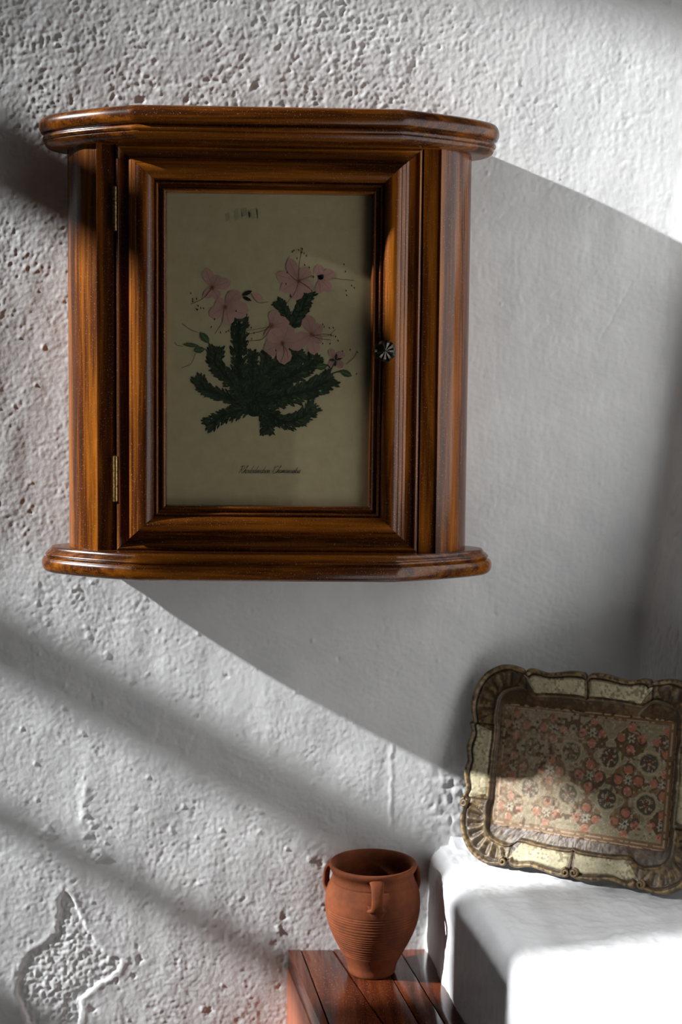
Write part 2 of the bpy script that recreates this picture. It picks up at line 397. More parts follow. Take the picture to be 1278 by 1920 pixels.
for z0, z1, solid in ((-.84, -.395, .955), (-.391, -.24, .66), (-.24, .10, .97)):     # added unseen slats and stiles metering the sun: nearly closed below, half open above
    n = int(round((z1-z0)/.0205))
    for i in range(n):
        zz = z0+(z1-z0)*i/n; p_ = (z1-z0)/n
        V, F = box(XW-.020, XW-.012, -.645+YO, (-.450 if z1 < -.39 else -.482)+YO, zw(zz+p_*(1-solid)), zw(zz+p_)); mesh_obj('sun_meter_slat', V, F, M_FRAME_AND_BLOCKER, win, smooth=False)
for a, b in ((-.482, -.477), (-.651, -.645)):
    V, F = box(XW-.024, XW-.004, b+YO, a+YO, zw(-.84), zw(.10)); mesh_obj('sun_meter_stile', V, F, M_FRAME_AND_BLOCKER, win, smooth=False)
V, F = box(XW-.05, XW+.02, -1.32+YO, -.22+YO, zw(-.875), zw(-.84)); o = mesh_obj('inferred_window_sill', V, F, M_FRAME_AND_BLOCKER, win, smooth=False); bevel(o, .003)

# ------------------------------------------------------------------ masonry ledge on the right
LE = [(0.0, .1560), (.089, .1632), (.22, .1856), (.318, .2030), (.55, .248), (.8, .30)]
le_y = np.array([a for a, b in LE]); le_x = np.array([b for a, b in LE])
def ledge_z(x, y): return -.4980+.04*(x-.30)
def build_ledge():
    ys = np.concatenate([[-.02], np.arange(0, .42, .0022), np.linspace(.42, .8, 30)])
    # cross section parameter: down the left face, round the edge, along the top
    face = np.linspace(-.45, -.022, 150); arcp = np.linspace(0, 1, 20)[1:-1]; top = np.linspace(.020, .36, 150)
    P = []
    for yy in ys:
        ex = np.interp(yy, le_y, le_x)
        ex0 = ex+.0015*math.sin(yy*31)
        r = .020+.006*math.sin(yy*9+1)
        row = []
        for f in face: row.append((ex0+.010*(-f-.02)*-.25, -yy, ledge_z(ex, 0)+f, -1, 0, 0))
        for a in arcp:
            th = a*math.pi/2; row.append((ex0+r*(1-math.cos(th)), -yy, ledge_z(ex, 0)-.022+.022*math.sin(th), -math.cos(th), 0, math.sin(th)))
        for t in top:
            x = ex0+r+(t-.02); fil = .010*math.exp(-(yy/.012)) ; row.append((x, -yy, ledge_z(x, 0)+fil, 0, 0, 1))
        P.append(row)
    P = np.array(P); n = P[..., 3:]; p = P[..., :3]
    q = p[..., 0]+p[..., 2]*1.3; y = p[..., 1]
    h = vn(q, y, .0045, 40)*.00040+vn(q*.6, y*1.5, .012, 41)*.0009+vn(q, y, .04, 42)*.0024+vn(q*1.7, y*.5, .0028, 43)*.00030
    topm = n[..., 2] > .9
    h = np.where(topm, h+.0010*np.maximum(vn(q, y, .008, 44), 0), h*.55)
    p = p+n*h[..., None]
    o = mesh_obj('masonry_ledge', p.reshape(-1, 3), grid_faces(len(ys), P.shape[1]), M_LEDGE, label='thick rounded white plastered ledge carrying the gilded tray', kind='structure')
    # front closing face is beyond the frame
    return o
build_ledge()

# ------------------------------------------------------------------ wooden board shelf with the jar
ZB = -.6212
shelf = reg(empty('wooden_shelf', (.08, -.10, ZB-.05), 'red-brown varnished plank shelf under the terracotta jar', 'shelf'))
bx0 = [-.0030, .0128, .0470, .0965, .1230, .1560]; bx1 = [.0312+.016, .0405+.019, .0948+.026, .1300+.018, .1545+.018, .1730+.012]   # x at y=0 and at y=-.30
bx1 = [a+(b-a)*1 for a, b in zip(bx0, [.0496, .0560, .1206, .1480, .1740, .1870])]
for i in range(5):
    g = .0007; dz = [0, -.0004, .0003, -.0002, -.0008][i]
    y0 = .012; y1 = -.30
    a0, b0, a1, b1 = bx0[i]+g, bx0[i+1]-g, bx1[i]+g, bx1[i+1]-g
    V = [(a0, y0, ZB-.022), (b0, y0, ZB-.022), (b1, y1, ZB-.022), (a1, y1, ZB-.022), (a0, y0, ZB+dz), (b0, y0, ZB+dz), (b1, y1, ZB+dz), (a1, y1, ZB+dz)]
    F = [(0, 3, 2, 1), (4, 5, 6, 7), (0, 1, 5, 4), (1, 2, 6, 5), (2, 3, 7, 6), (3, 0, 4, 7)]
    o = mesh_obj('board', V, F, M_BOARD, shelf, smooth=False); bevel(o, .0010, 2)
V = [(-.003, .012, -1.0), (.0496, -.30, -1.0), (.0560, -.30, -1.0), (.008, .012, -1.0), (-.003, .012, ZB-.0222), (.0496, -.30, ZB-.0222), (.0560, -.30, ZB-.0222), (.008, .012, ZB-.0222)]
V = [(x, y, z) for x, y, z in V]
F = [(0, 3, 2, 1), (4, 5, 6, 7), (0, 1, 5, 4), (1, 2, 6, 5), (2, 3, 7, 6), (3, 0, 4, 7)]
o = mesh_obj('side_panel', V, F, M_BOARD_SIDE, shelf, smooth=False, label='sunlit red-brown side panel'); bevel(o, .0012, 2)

# ------------------------------------------------------------------ terracotta jar
JX, JY = .0905, -.062
jar = reg(empty('terracotta_jar', (JX, JY, ZB), 'small round terracotta jar with lug handles standing on the wooden shelf', 'jar'))
HJ = .1275
_TERRA = 1
prof = [(0.0, .0), (.0235, .0), (.0252, .0012), (.0258, .004), (.0264, .010), (.0298, .018), (.0350, .028), (.0405, .039), (.0456, .051), (.0490, .062), (.0510, .073), (.0514, .083), (.0508, .092), (.0487, .100), (.0462, .1055), (.0452, .1085), (.0449, .1100), (.0444, .1105), (.0436, .1135), (.0442, .1170), (.0462, .1200), (.0474, .1225), (.0478, .1250), (.0468, .1272), (.0448, .1275), (.0425, .1258), (.0408, .1225), (.0402, .117), (.0415, .108), (.0450, .095), (.0462, .083), (.0440, .066), (.036, .045), (.026, .022), (.018, .008), (0, .006)]
Pp = np.array(prof); tt = np.concatenate([[0], np.cumsum(np.hypot(*np.diff(Pp, axis=0).T))])
ts = np.linspace(0, tt[-1], 420)
pr = np.interp(ts, tt, Pp[:, 0]); pz = np.interp(ts, tt, Pp[:, 1])
k = np.array([.05, .25, .4, .25, .05]); sm = lambda a: np.convolve(np.pad(a, 2, mode='edge'), np.array([.1, .2, .4, .2, .1]), 'valid')
for _ in range(4): pr, pz = sm(pr), sm(pz)
outer = ts < tt[20]
band = outer & (pz > .027) & (pz < .080)
ph = np.cumsum(np.where(band, np.gradient(ts)/(.0034), 0))*2*np.pi
groove = np.where(band, -.00085*np.maximum(0, np.sin(ph+1.3*np.sin(ph*.13)))**3, 0)-np.where(outer, .0009*np.exp(-((pz-.1075)/.0007)**2), 0)
pr = np.maximum(pr+groove, 0); pr[0] = 0; pr[-1] = 0
pz = pz*.955
V, F = lathe(list(zip(pr, pz)), 128, JX, JY, ZB)
V = np.array(V); th = np.arctan2(V[:, 1]-JY, V[:, 0]-JX); 
wob = 1+.006*np.sin(th*2+V[:, 2]*40)+.003*np.sin(3*th+1); V[:, 0] = JX+(V[:, 0]-JX)*wob; V[:, 1] = JY+(V[:, 1]-JY)*wob
mesh_obj('body', V, F, M_TERRA, jar)
def lug(ang):
    c, s = math.cos(ang), math.sin(ang)
    path = []; nP = 22
    for i in range(nP):
        t = i/(nP-1)
        a = math.pi*(.5-t)
        rr = .0452+(.0100 if ang < -1.5 and ang > -1.6 else .0088)*math.cos(a)**.8 if i not in (0, nP-1) else .0452
        rr += (.0035 if t > .5 else 0)*(t-.5)*2
        z = .1015+.0125*math.sin(a)+(-.004*t)
        path.append((rr, z))
    V = []; n = 14
    for i, (rr, z) in enumerate(path):
        t = i/(nP-1); p0 = path[max(i-1, 0)]; p1 = path[min(i+1, nP-1)]
        tx, tz = p1[0]-p0[0], p1[1]-p0[1]; L = math.hypot(tx, tz) or 1; nx, nz = -tz/L, tx/L
        w = .0062+.0018*abs(2*t-1)**2+(.0035*(t-.8)/.2 if t > .8 else 0); d = .0029
        for k in range(n):
            a = 2*math.pi*k/n; u = w*math.copysign(abs(math.cos(a))**.7, math.cos(a)); q = d*math.sin(a)-.0006*math.cos(a)**2*0
            r_ = rr+nx*q; z_ = z+nz*q
            V.append((JX+c*r_-s*u, JY+s*r_+c*u, ZB+z_))
    F = [(i*n+k, i*n+(k+1) % n, (i+1)*n+(k+1) % n, (i+1)*n+k) for i in range(nP-1) for k in range(n)]
    F += [tuple(range(n))[::-1], tuple((nP-1)*n+k for k in range(n))]
    o = mesh_obj('handle', V, F, M_TERRA, jar); auto_smooth(o, 60)
for a in (-88, -88+112, -88-116): lug(math.radians(a))
# smeared clay below the front lug
V = []; F = []
a0 = math.radians(-88)
nn = 12
for i in range(nn):
    t = i/(nn-1)
    for j in range(9):
        s_ = (j/8-.5)*2; w = .0105*(1-.35*t); a = a0+s_*w/.0505; z = .091-.021*t
        rb = np.interp(z, [.06, .073, .083, .092, .100], [.0470, .0503, .0514, .0508, .0487])
        hgt = (.0022*(1-t)*(1-s_*s_)**.7)-.0006*(abs(s_) > .9)-(.0006 if i == nn-1 else 0)
        V.append((JX+(rb+hgt)*math.cos(a), JY+(rb+hgt)*math.sin(a), ZB+z))
F = [(i*9+j, i*9+j+1, (i+1)*9+j+1, (i+1)*9+j) for i in range(nn-1) for j in range(8)]
mesh_obj('clay_smear', V, F, M_TERRA, jar)

# ------------------------------------------------------------------ wall cabinet
XC = -.0245
cab = reg(empty('wall_cabinet', (XC, -.02, -.187), 'small dark varnished wooden wall cabinet with a framed flower print in its door', 'cabinet'))
HW = [(.129, .135), (.165, .118), (.201, .096), (.2250, .075), (.2322, .060), (.2330, .046), (.2270, .032), (.2150, .020), (.2000, .010), (.1900, 0)]
def catmull(P, n):
    P = [np.array(p, float) for p in P]; out = []
    for i in range(len(P)-1):
        p0 = P[i-1] if i > 0 else 2*P[0]-P[1]; p1 = P[i]; p2 = P[i+1]; p3 = P[i+2] if i+2 < len(P) else 2*P[-1]-P[-2]
        for k in range(n):
            t = k/n; out.append(.5*((2*p1)+(-p0+p2)*t+(2*p0-5*p1+4*p2-p3)*t*t+(-p0+3*p1-3*p2+p3)*t**3))
    out.append(P[-1]); return np.array(out)
side = catmull(HW, 6)
plan = [(XC-h, -d) for h, d in side[::-1]]+[(XC+h, -d) for h, d in side]       # from wall left, across the front, to wall right
plan = np.array(plan)
def sweep(plan, profile, closed_caps=True):
    n = len(plan); tang = np.diff(plan, axis=0); tang /= np.linalg.norm(tang, axis=1)[:, None]
    nor = np.stack([tang[:, 1], -tang[:, 0]], 1)
    # outward = away from cabinet centre, i.e. towards -y at the front
    if nor[len(nor)//2][1] > 0: nor = -nor
    vn_ = np.zeros((n, 2)); vn_[0] = nor[0]; vn_[-1] = nor[-1]
    for i in range(1, n-1):
        b = nor[i-1]+nor[i]; b /= np.linalg.norm(b); vn_[i] = b/max(.3, b@nor[i])
    vn_[0] = (nor[0][0], 0)/np.abs(nor[0][0]) if abs(nor[0][0]) > .3 else nor[0]
    vn_[-1] = (nor[-1][0], 0)/np.abs(nor[-1][0]) if abs(nor[-1][0]) > .3 else nor[-1]
    m = len(profile); V = []
    for i in range(n):
        for (o, z) in profile: V.append((plan[i][0]+vn_[i][0]*o, plan[i][1]+vn_[i][1]*o, z))
    F = [(i*m+k, (i+1)*m+k, (i+1)*m+k+1, i*m+k+1) for i in range(n-1) for k in range(m-1)]
    F.append(tuple(i*m for i in range(n))); F.append(tuple(i*m+m-1 for i in range(n))[::-1])
    F.append(tuple(range(m))); F.append(tuple((n-1)*m+k for k in range(m))[::-1])
    return V, F
def arcpts(pts, n=4):
    return [tuple(p) for p in catmull(pts, n)]
topprof = arcpts([(-.006, .2812), (-.002, .2810), (.0020, .2788), (.0042, .2745), (.0042, .2695), (.0022, .2652), (-.0002, .2640)], 4)+[(-.0012, .2632), (-.0010, .2622), (.0006, .2614)]+arcpts([(.0010, .2606), (.0012, .2590), (.0002, .2572)], 2)+[(-.0010, .2566), (-.0006, .2556)]+arcpts([(-.0008, .2550), (-.0022, .2525), (-.0055, .2500), (-.0090, .2488)], 3)
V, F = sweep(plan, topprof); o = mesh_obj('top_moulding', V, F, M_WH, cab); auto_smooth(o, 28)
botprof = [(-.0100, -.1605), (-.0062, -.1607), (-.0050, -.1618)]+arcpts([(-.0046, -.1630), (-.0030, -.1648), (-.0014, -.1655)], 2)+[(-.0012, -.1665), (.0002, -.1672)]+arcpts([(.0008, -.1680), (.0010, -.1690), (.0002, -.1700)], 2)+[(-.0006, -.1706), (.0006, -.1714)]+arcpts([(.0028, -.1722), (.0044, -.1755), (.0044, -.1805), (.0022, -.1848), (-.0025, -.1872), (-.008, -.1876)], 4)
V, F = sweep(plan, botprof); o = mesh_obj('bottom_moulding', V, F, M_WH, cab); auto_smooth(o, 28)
# carcass
ZT, ZBm = .2500, -.1610
YF = -.095                     # front plane of the stiles
def prism(poly, z0, z1):
    n = len(poly); V = [(x, y, z0) for x, y in poly]+[(x, y, z1) for x, y in poly]
    F = [(i, (i+1) % n, n+(i+1) % n, n+i) for i in range(n)]+[tuple(range(n))[::-1], tuple(range(n, 2*n))]; return V, F
bs_ = catmull([(.1735, .0985), (.1900, .0880), (.2030, .0700), (.2100, .0480), (.2070, .0250), (.1900, .000)], 7)
for sg in (-1, 1):
    outer_ = [(XC+sg*h, -d) for h, d in bs_]
    poly = outer_+[(XC+sg*.160, 0), (XC+sg*.160, -.094), (XC+sg*.1725, -.0955), (XC+sg*.1728, -.0982)]
    V, F = prism(poly, ZBm, ZT); o = mesh_obj('side_panel', V, F, M_WV, cab); auto_smooth(o, 25)
    # stile
    x0, x1 = sorted((XC+sg*.1560, XC+sg*.1724))
    V, F = box(x0, x1, -.094, -.070, ZBm, ZT); o = mesh_obj('stile', V, F, M_WV, cab, smooth=False); bevel(o, .0008, 2)
V, F = box(XC-.165, XC+.165, -.018, -.010, ZBm, ZT); mesh_obj('back_panel', V, F, M_WV, cab, smooth=False)

# door ------------------------------------------------------------
door_parent = mesh_obj('door', *box(XC-.1535, XC+.1535, -.0865, -.072, ZBm+.001, ZT-.002), M_WV, cab, smooth=False)
PX0, PX1, PZ0, PZ1 = XC-.1038, XC+.1038, -.1140, .2028            # sight size of the opening
dprof = arcpts([(0, -.078), (0, -.0955), (.0008, -.0978), (.0024, -.0988), (.0040, -.0972), (.0050, -.0943)], 2)+[(.0125, -.0935), (.0131, -.1020)]
dprof += [(.0134, -.1032), (.0146, -.1044), (.0160, -.1053), (.0163, -.1050), (.0168, -.1058), (.0185, -.1069), (.0202, -.1077), (.0206, -.1074), (.0211, -.1081), (.0228, -.1090)]+arcpts([(.0242, -.1096), (.0275, -.1101), (.0310, -.1091), (.0343, -.1066), (.0366, -.1030)], 3)
dprof += arcpts([(.0375, -.0985), (.0388, -.1002), (.0402, -.1002), (.0412, -.0985)], 3)+[(.0416, -.0935), (.0440, -.0935)]
dprof += arcpts([(.0444, -.0975), (.0455, -.0988), (.0470, -.0988), (.0482, -.0975)], 3)+[(.0487, -.0890), (.0487, -.0820)]
# ridge lines on the outer shoulder
OX0, OX1, OZ0, OZ1 = XC-.1542, XC+.1542, ZBm+.0008, ZT-.0012
wx = (PX0-OX0)/.0487; wzt = (OZ1-PZ1)/.0487; wzb = (PZ0-OZ0)/.0487
def member(kind):
    V = []
    m = len(dprof)
    if kind in 'LR':
        sg = -1 if kind == 'L' else 1
        for end in (0, 1):
            for u, y in dprof:
                x = (OX0+u*wx) if kind == 'L' else (OX1-u*wx)
                z = (OZ0+u*wzb) if end == 0 else (OZ1-u*wzt); V.append((x, y, z))
    else:
        for end in (0, 1):
            for u, y in dprof:
                z = (OZ0+u*wzb) if kind == 'B' else (OZ1-u*wzt)
                x = (OX0+u*wx) if end == 0 else (OX1-u*wx); V.append((x, y, z))
    F = [(k, k+1, m+k+1, m+k) for k in range(m-1)]
    F.append((0, m, 2*m-1, m-1)); F.append(tuple(range(m))); F.append(tuple(range(m, 2*m))[::-1])
    return V, F
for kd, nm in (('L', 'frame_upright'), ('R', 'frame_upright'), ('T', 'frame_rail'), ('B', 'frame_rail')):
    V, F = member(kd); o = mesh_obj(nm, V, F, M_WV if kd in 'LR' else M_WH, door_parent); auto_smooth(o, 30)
V, F = box(PX0-.003, PX1+.003, -.0893, -.0878, PZ0-.003, PZ1+.003); mesh_obj('glass_pane', V, F, M_GLASS, door_parent, smooth=False)
# print ------------------------------------------------------------
YP = -.0872
paper = mesh_obj('botanical_print', *box(PX0-.003, PX1+.003, YP, YP+.0008, PZ0-.003, PZ1+.003), M_PAPER, cab, smooth=False, label='cream paper print of a pink alpine rose plant')
def pp(zx, zy):
    """print drawing coordinates (taken off the photograph) -> x, z on the paper"""
    px = 310+zx/3.195; py = 440+zy/3.195
    u = (px-309)/(384-4*(py-362)/588); v = (py-(362+5*u))/(587-3*u)
    return PX0+u*(PX1-PX0), PZ1-v*(PZ1-PZ0)
LAY = [0]
class Pic:
    def __init__(s): s.V = []; s.F = []; s.C = []
    def poly(s, pts, col, dy):
        o = len(s.V)
        for (a, b) in pts: x, z = pp(a, b); s.V.append((x, YP-dy, z)); s.C.append(col)
        s.F.append(tuple(range(o, o+len(pts))))
    def line(s, pts, w, col, dy):
        for i in range(len(pts)-1):
            (x0, y0), (x1, y1) = pts[i], pts[i+1]; L = math.hypot(x1-x0, y1-y0) or 1; nx, ny = -(y1-y0)/L*w/2, (x1-x0)/L*w/2
            s.poly([(x0+nx, y0+ny), (x1+nx, y1+ny), (x1-nx, y1-ny), (x0-nx, y0-ny)], col, dy)
    def leaf(s, x, y, a, L, w, col, dy, rib=None):
        c, q = math.cos(a), math.sin(a); pts = []
        for t, k in ((0, 0), (.2, .7), (.45, 1), (.75, .75), (1, 0), (.75, -.75), (.45, -1), (.2, -.7)):
            pts.append((x+c*L*t-q*w*k*.5, y+q*L*t+c*w*k*.5))
        s.poly(pts, col, dy)
        if rib: s.line([(x+c*L*.15, y+q*L*.15), (x+c*L*.85, y+q*L*.85)], w*.14, rib, dy+.00003)
    def build(s, name, label=None):
        if s.V: return mesh_obj(name, s.V, s.F, M_PRINT, paper, smooth=False, cols=np.array(s.C), label=label)
rg = random.Random(5)
def green():
    k = rg.uniform(.5, 1.3); return (.034*k, .050*k, .030*k)
def smooth_path(P, n=6): return [tuple(p) for p in catmull(P, n)]
BR = [([(480, 1040), (360, 1075), (245, 1135)], 46), ([(480, 1020), (350, 965), (235, 925), (182, 862)], 44), ([(540, 1010), (590, 1110), (598, 1180)], 40),
      ([(560, 1050), (700, 1115), (800, 1095), (872, 1030)], 50), ([(440, 930), (345, 840), (285, 765), (292, 690)], 50), ([(600, 990), (760, 955), (880, 915), (975, 862)], 62),
      ([(560, 960), (680, 870), (800, 810), (890, 738)], 58), ([(540, 930), (620, 810), (720, 750), (795, 712)], 56), ([(470, 1010), (435, 850), (425, 650), (430, 505)], 52),
      ([(500, 950), (512, 810), (510, 705)], 34), ([(545, 900), (580, 790), (592, 712)], 36), ([(745, 545), (800, 450), (842, 352)], 46), ([(725, 515), (695, 440), (662, 402)], 34)]
core = Pic(); pts = [(520+105*math.cos(a)*(1+.12*math.sin(5*a)), 985+95*math.sin(a)*(1+.1*math.cos(4*a))) for a in np.linspace(0, 2*math.pi, 30)[:-1]]
core.poly(pts, (.018, .030, .020), .00010)
for _ in range(70):
    a = rg.uniform(0, 2*math.pi); r_ = rg.uniform(10, 95); core.leaf(520+r_*math.cos(a), 985+r_*.9*math.sin(a), a+rg.uniform(-.5, .5), rg.uniform(26, 44), rg.uniform(9, 15), green(), .00014+rg.random()*.0001)
core.build('printed_leaves')
for spine, w in BR:
    P = smooth_path(spine, 8); pc = Pic(); n = len(P)
    L_ = []; R_ = []
    for i, (x, y) in enumerate(P):
        x1, y1 = P[min(i+1, n-1)]; x0, y0 = P[max(i-1, 0)]; l = math.hypot(x1-x0, y1-y0); k = w*.62*(.8+.2*math.sin(i*1.3))*(1 if i < n-2 else .45)
        L_.append((x-(y1-y0)/l*k, y+(x1-x0)/l*k)); R_.append((x+(y1-y0)/l*k, y-(x1-x0)/l*k))
    for i in range(n-1): pc.poly([L_[i], L_[i+1], R_[i+1], R_[i]], (.016, .028, .018), .00016)
    for i in range(n):
        x, y = P[i]; x1, y1 = P[min(i+1, n-1)]; x0, y0 = P[max(i-1, 0)]; a = math.atan2(y1-y0, x1-x0)
        for q in range(8):
            sgn = (-1)**q; off = rg.uniform(.05, .62)*w*sgn; fl = rg.uniform(.25, .95)*sgn
            bx, by = x+math.cos(a+math.pi/2)*off, y+math.sin(a+math.pi/2)*off
            g = green(); pc.leaf(bx, by, a+fl, rg.uniform(28, 46)*(w+12)/60, rg.uniform(12, 18)*(w+12)/60, g, .0002+.0000009*(i*8+q), tuple(min(1, c*2.2) for c in g) if rg.random() < .25 else None)
    x, y = P[-1]
    for q in range(7):
        g = green(); pc.leaf(x-math.cos(a)*8, y-math.sin(a)*8, a+(q-3)*.42, rg.uniform(30, 42)*(w+12)/56, 15*(w+12)/56, tuple(c*1.25 for c in g), .00042+.000003*q)
    pc.build('printed_leaves')
def flower(cx, cy, petals, name='printed_flower', centre=True, stam=None, pale=1.0):
    f = Pic(); d0 = .00052
    for i, (a, L, w) in enumerate(petals):
        a = math.radians(a); c, q = math.cos(a), math.sin(a)
        k = rg.uniform(.9, 1.1)*pale
        outc = (.48*k, .285*k, .255*k); inc = (.40*k, .22*k, .205*k)
        o = len(f.V); dy = d0+i*.00001
        base = [(0, .10), (.18, .42), (.42, .86), (.66, 1.0), (.86, .72), (1.0, .12), (.93, -.2), (.84, -.70), (.64, -.98), (.40, -.84), (.18, -.42), (0, -.10)]
        x, z = pp(cx+c*L*.55, cy+q*L*.55); f.V.append((x, YP-dy, z)); f.C.append(outc)
        for t, k2 in base:
            x, z = pp(cx+c*L*t-q*w*k2*.5, cy+q*L*t+c*w*k2*.5); f.V.append((x, YP-dy, z)); f.C.append(inc if t < .25 else tuple(u*1.03 for u in outc))
        nb = len(base)
        for b in range(nb): f.F.append((o, o+1+b, o+1+(b+1) % nb))
        f.line([(cx+c*L*.1, cy+q*L*.1), (cx+c*L*.85, cy+q*L*.85)], 1.6, (.27*k, .14*k, .13*k), dy+.000004)
    if centre:
        for q in range(9):
            a = q*2*math.pi/9; f.leaf(cx, cy, a, 20, 6, (.26, .10, .045), d0+.0001)
        f.poly([(cx+7*math.cos(a), cy+7*math.sin(a)) for a in np.linspace(0, 2*math.pi, 9)[:-1]], (.15, .075, .03), d0+.00012)
    f.build(name)
flower(268, 312, [(-110, 125, 70), (-20, 118, 75), (60, 80, 60), (125, 80, 55), (-65, 85, 70)])
flower(345, 430, [(-50, 130, 92), (5, 145, 95), (75, 115, 80), (150, 110, 80), (-140, 70, 70), (20, 140, 80)])
flower(785, 272, [(-115, 150, 75), (-165, 145, 75), (150, 125, 75), (95, 120, 80), (35, 105, 75), (-50, 100, 85)])
flower(915, 255, [(-100, 85, 60), (-25, 95, 70), (50, 100, 65), (90, 95, 60)], centre=False)
flower(625, 540, [(-75, 100, 75), (-15, 110, 85), (100, 90, 75)])
flower(865, 592, [(-105, 120, 90), (-45, 85, 70), (80, 125, 80), (35, 80, 60), (155, 120, 100)])
flower(690, 645, [(-70, 120, 105), (-5, 140, 110), (82, 130, 95), (155, 120, 100), (-135, 110, 95)])
flower(1000, 740, [(-110, 70, 45), (-30, 75, 55), (40, 75, 50), (120, 55, 40)], centre=False, pale=.93)
st = Pic()
DK = (.022, .018, .020); GN = (.045, .075, .035)
for (x, y, a, L, w) in [(445, 360, -25, 70, 26), (448, 366, 25, 62, 22), (905, 262, -40, 42, 34), (898, 240, 30, 40, 22), (1010, 745, 180, 40, 16), (1010, 745, -80, 40, 16), (1010, 745, -15, 42, 14), (1010, 745, 95, 42, 16)]:
    st.leaf(x, y, math.radians(a), L, w, DK if x < 1000 else (.035, .030, .028), .0007)
st.leaf(500, 345, math.radians(30), 88, 42, (.46, .26, .22), .00066)
for (x, y, a, L, w) in [(250, 645, -130, 85, 44), (190, 662, -175, 100, 26), (225, 680, 170, 70, 40), (890, 790, -8, 72, 44), (1038, 812, 22, 78, 42)]:
    st.leaf(x, y, math.radians(a), L, w, GN, .00071, (.10, .15, .06))
for P_ in [[(275, 740), (265, 670), (240, 640)], [(250, 740), (235, 690), (200, 675)], [(955, 868), (985, 800), (1010, 750)], [(985, 800), (960, 775), (930, 785)], [(985, 830), (1030, 815), (1060, 820)]]:
    st.line(smooth_path(P_, 5), 7, (.05, .045, .04), .00068)
for P_ in [[(185, 582), (130, 560), (88, 528)], [(95, 665), (60, 660), (42, 640)], [(170, 705), (140, 770), (85, 795)], [(265, 320), (210, 380), (140, 412)], [(340, 440), (325, 520), (283, 592)], [(1075, 770), (1120, 730), (1140, 690)],
           [(620, 545), (560, 575), (485, 590)], [(620, 545), (540, 560), (470, 570)], [(625, 545), (570, 620), (490, 632)], [(985, 255), (1050, 262), (1120, 268)], [(785, 275), (765, 340), (715, 405)], [(870, 595), (960, 600), (1010, 560)], [(870, 600), (940, 590), (1000, 600)],
           [(870, 600), (930, 620), (980, 625)], [(690, 650), (700, 700), (680, 760)], [(690, 650), (715, 690), (725, 735)], [(785, 270), (790, 170), (808, 75)], [(785, 270), (840, 250), (868, 240)], [(785, 270), (760, 260), (712, 215)], [(785, 270), (830, 300), (862, 325)], [(500, 345), (540, 400), (600, 398)]]:
    st.line(smooth_path(P_, 6), 2.6, (.085, .05, .045), .00072)
for (x, y) in [(140, 340), (148, 375), (150, 388), (175, 372), (180, 415), (170, 435), (183, 438), (198, 428), (212, 430), (410, 445), (264, 541), (283, 495), (317, 574), (355, 572), (368, 564), (384, 560), (500, 545), (515, 578), (503, 612), (485, 630), (475, 575), (478, 545),
               (745, 92), (760, 84), (782, 82), (805, 74), (820, 100), (832, 115), (820, 170), (847, 185), (873, 240), (720, 215), (710, 282), (862, 325), (740, 355), (1060, 165), (1070, 208), (1102, 292), (1118, 305), (1072, 322), (1072, 350), (650, 680), (733, 673),
               (930, 525), (942, 538), (970, 545), (992, 545), (982, 590), (1010, 597), (1020, 622), (935, 640), (978, 640), (1050, 685), (1098, 675), (1138, 692), (1140, 822), (800, 96), (775, 130)]:
    st.leaf(x, y, rg.uniform(.9, 2.0), 15, 6, DK, .00074)
st.build('printed_stems')['kind'] = 'stuff'
# faint residue of old tape at the top of the print
tp = Pic()
for (x0, y0, x1, y1, c) in [(417, 397, 425, 415, .80), (424, 402, 432, 414, 1.05), (433, 390, 442, 413, .84), (442, 398, 450, 412, .97), (447, 388, 458, 406, .80), (458, 396, 464, 414, 1.04), (460, 392, 466, 408, .8), (466, 389, 478, 411, .90), (476, 389, 484, 412, 1.06)]:
    q = [((a-310)*3.195, (b-440)*3.195) for a, b in ((x0, y0+3), (x1, y0), (x1+1, y1-3), (x0+2, y1))]
    tp.poly(q, (.48*c, .425*c, .27*c), .0002)
tp.build('tape_residue')
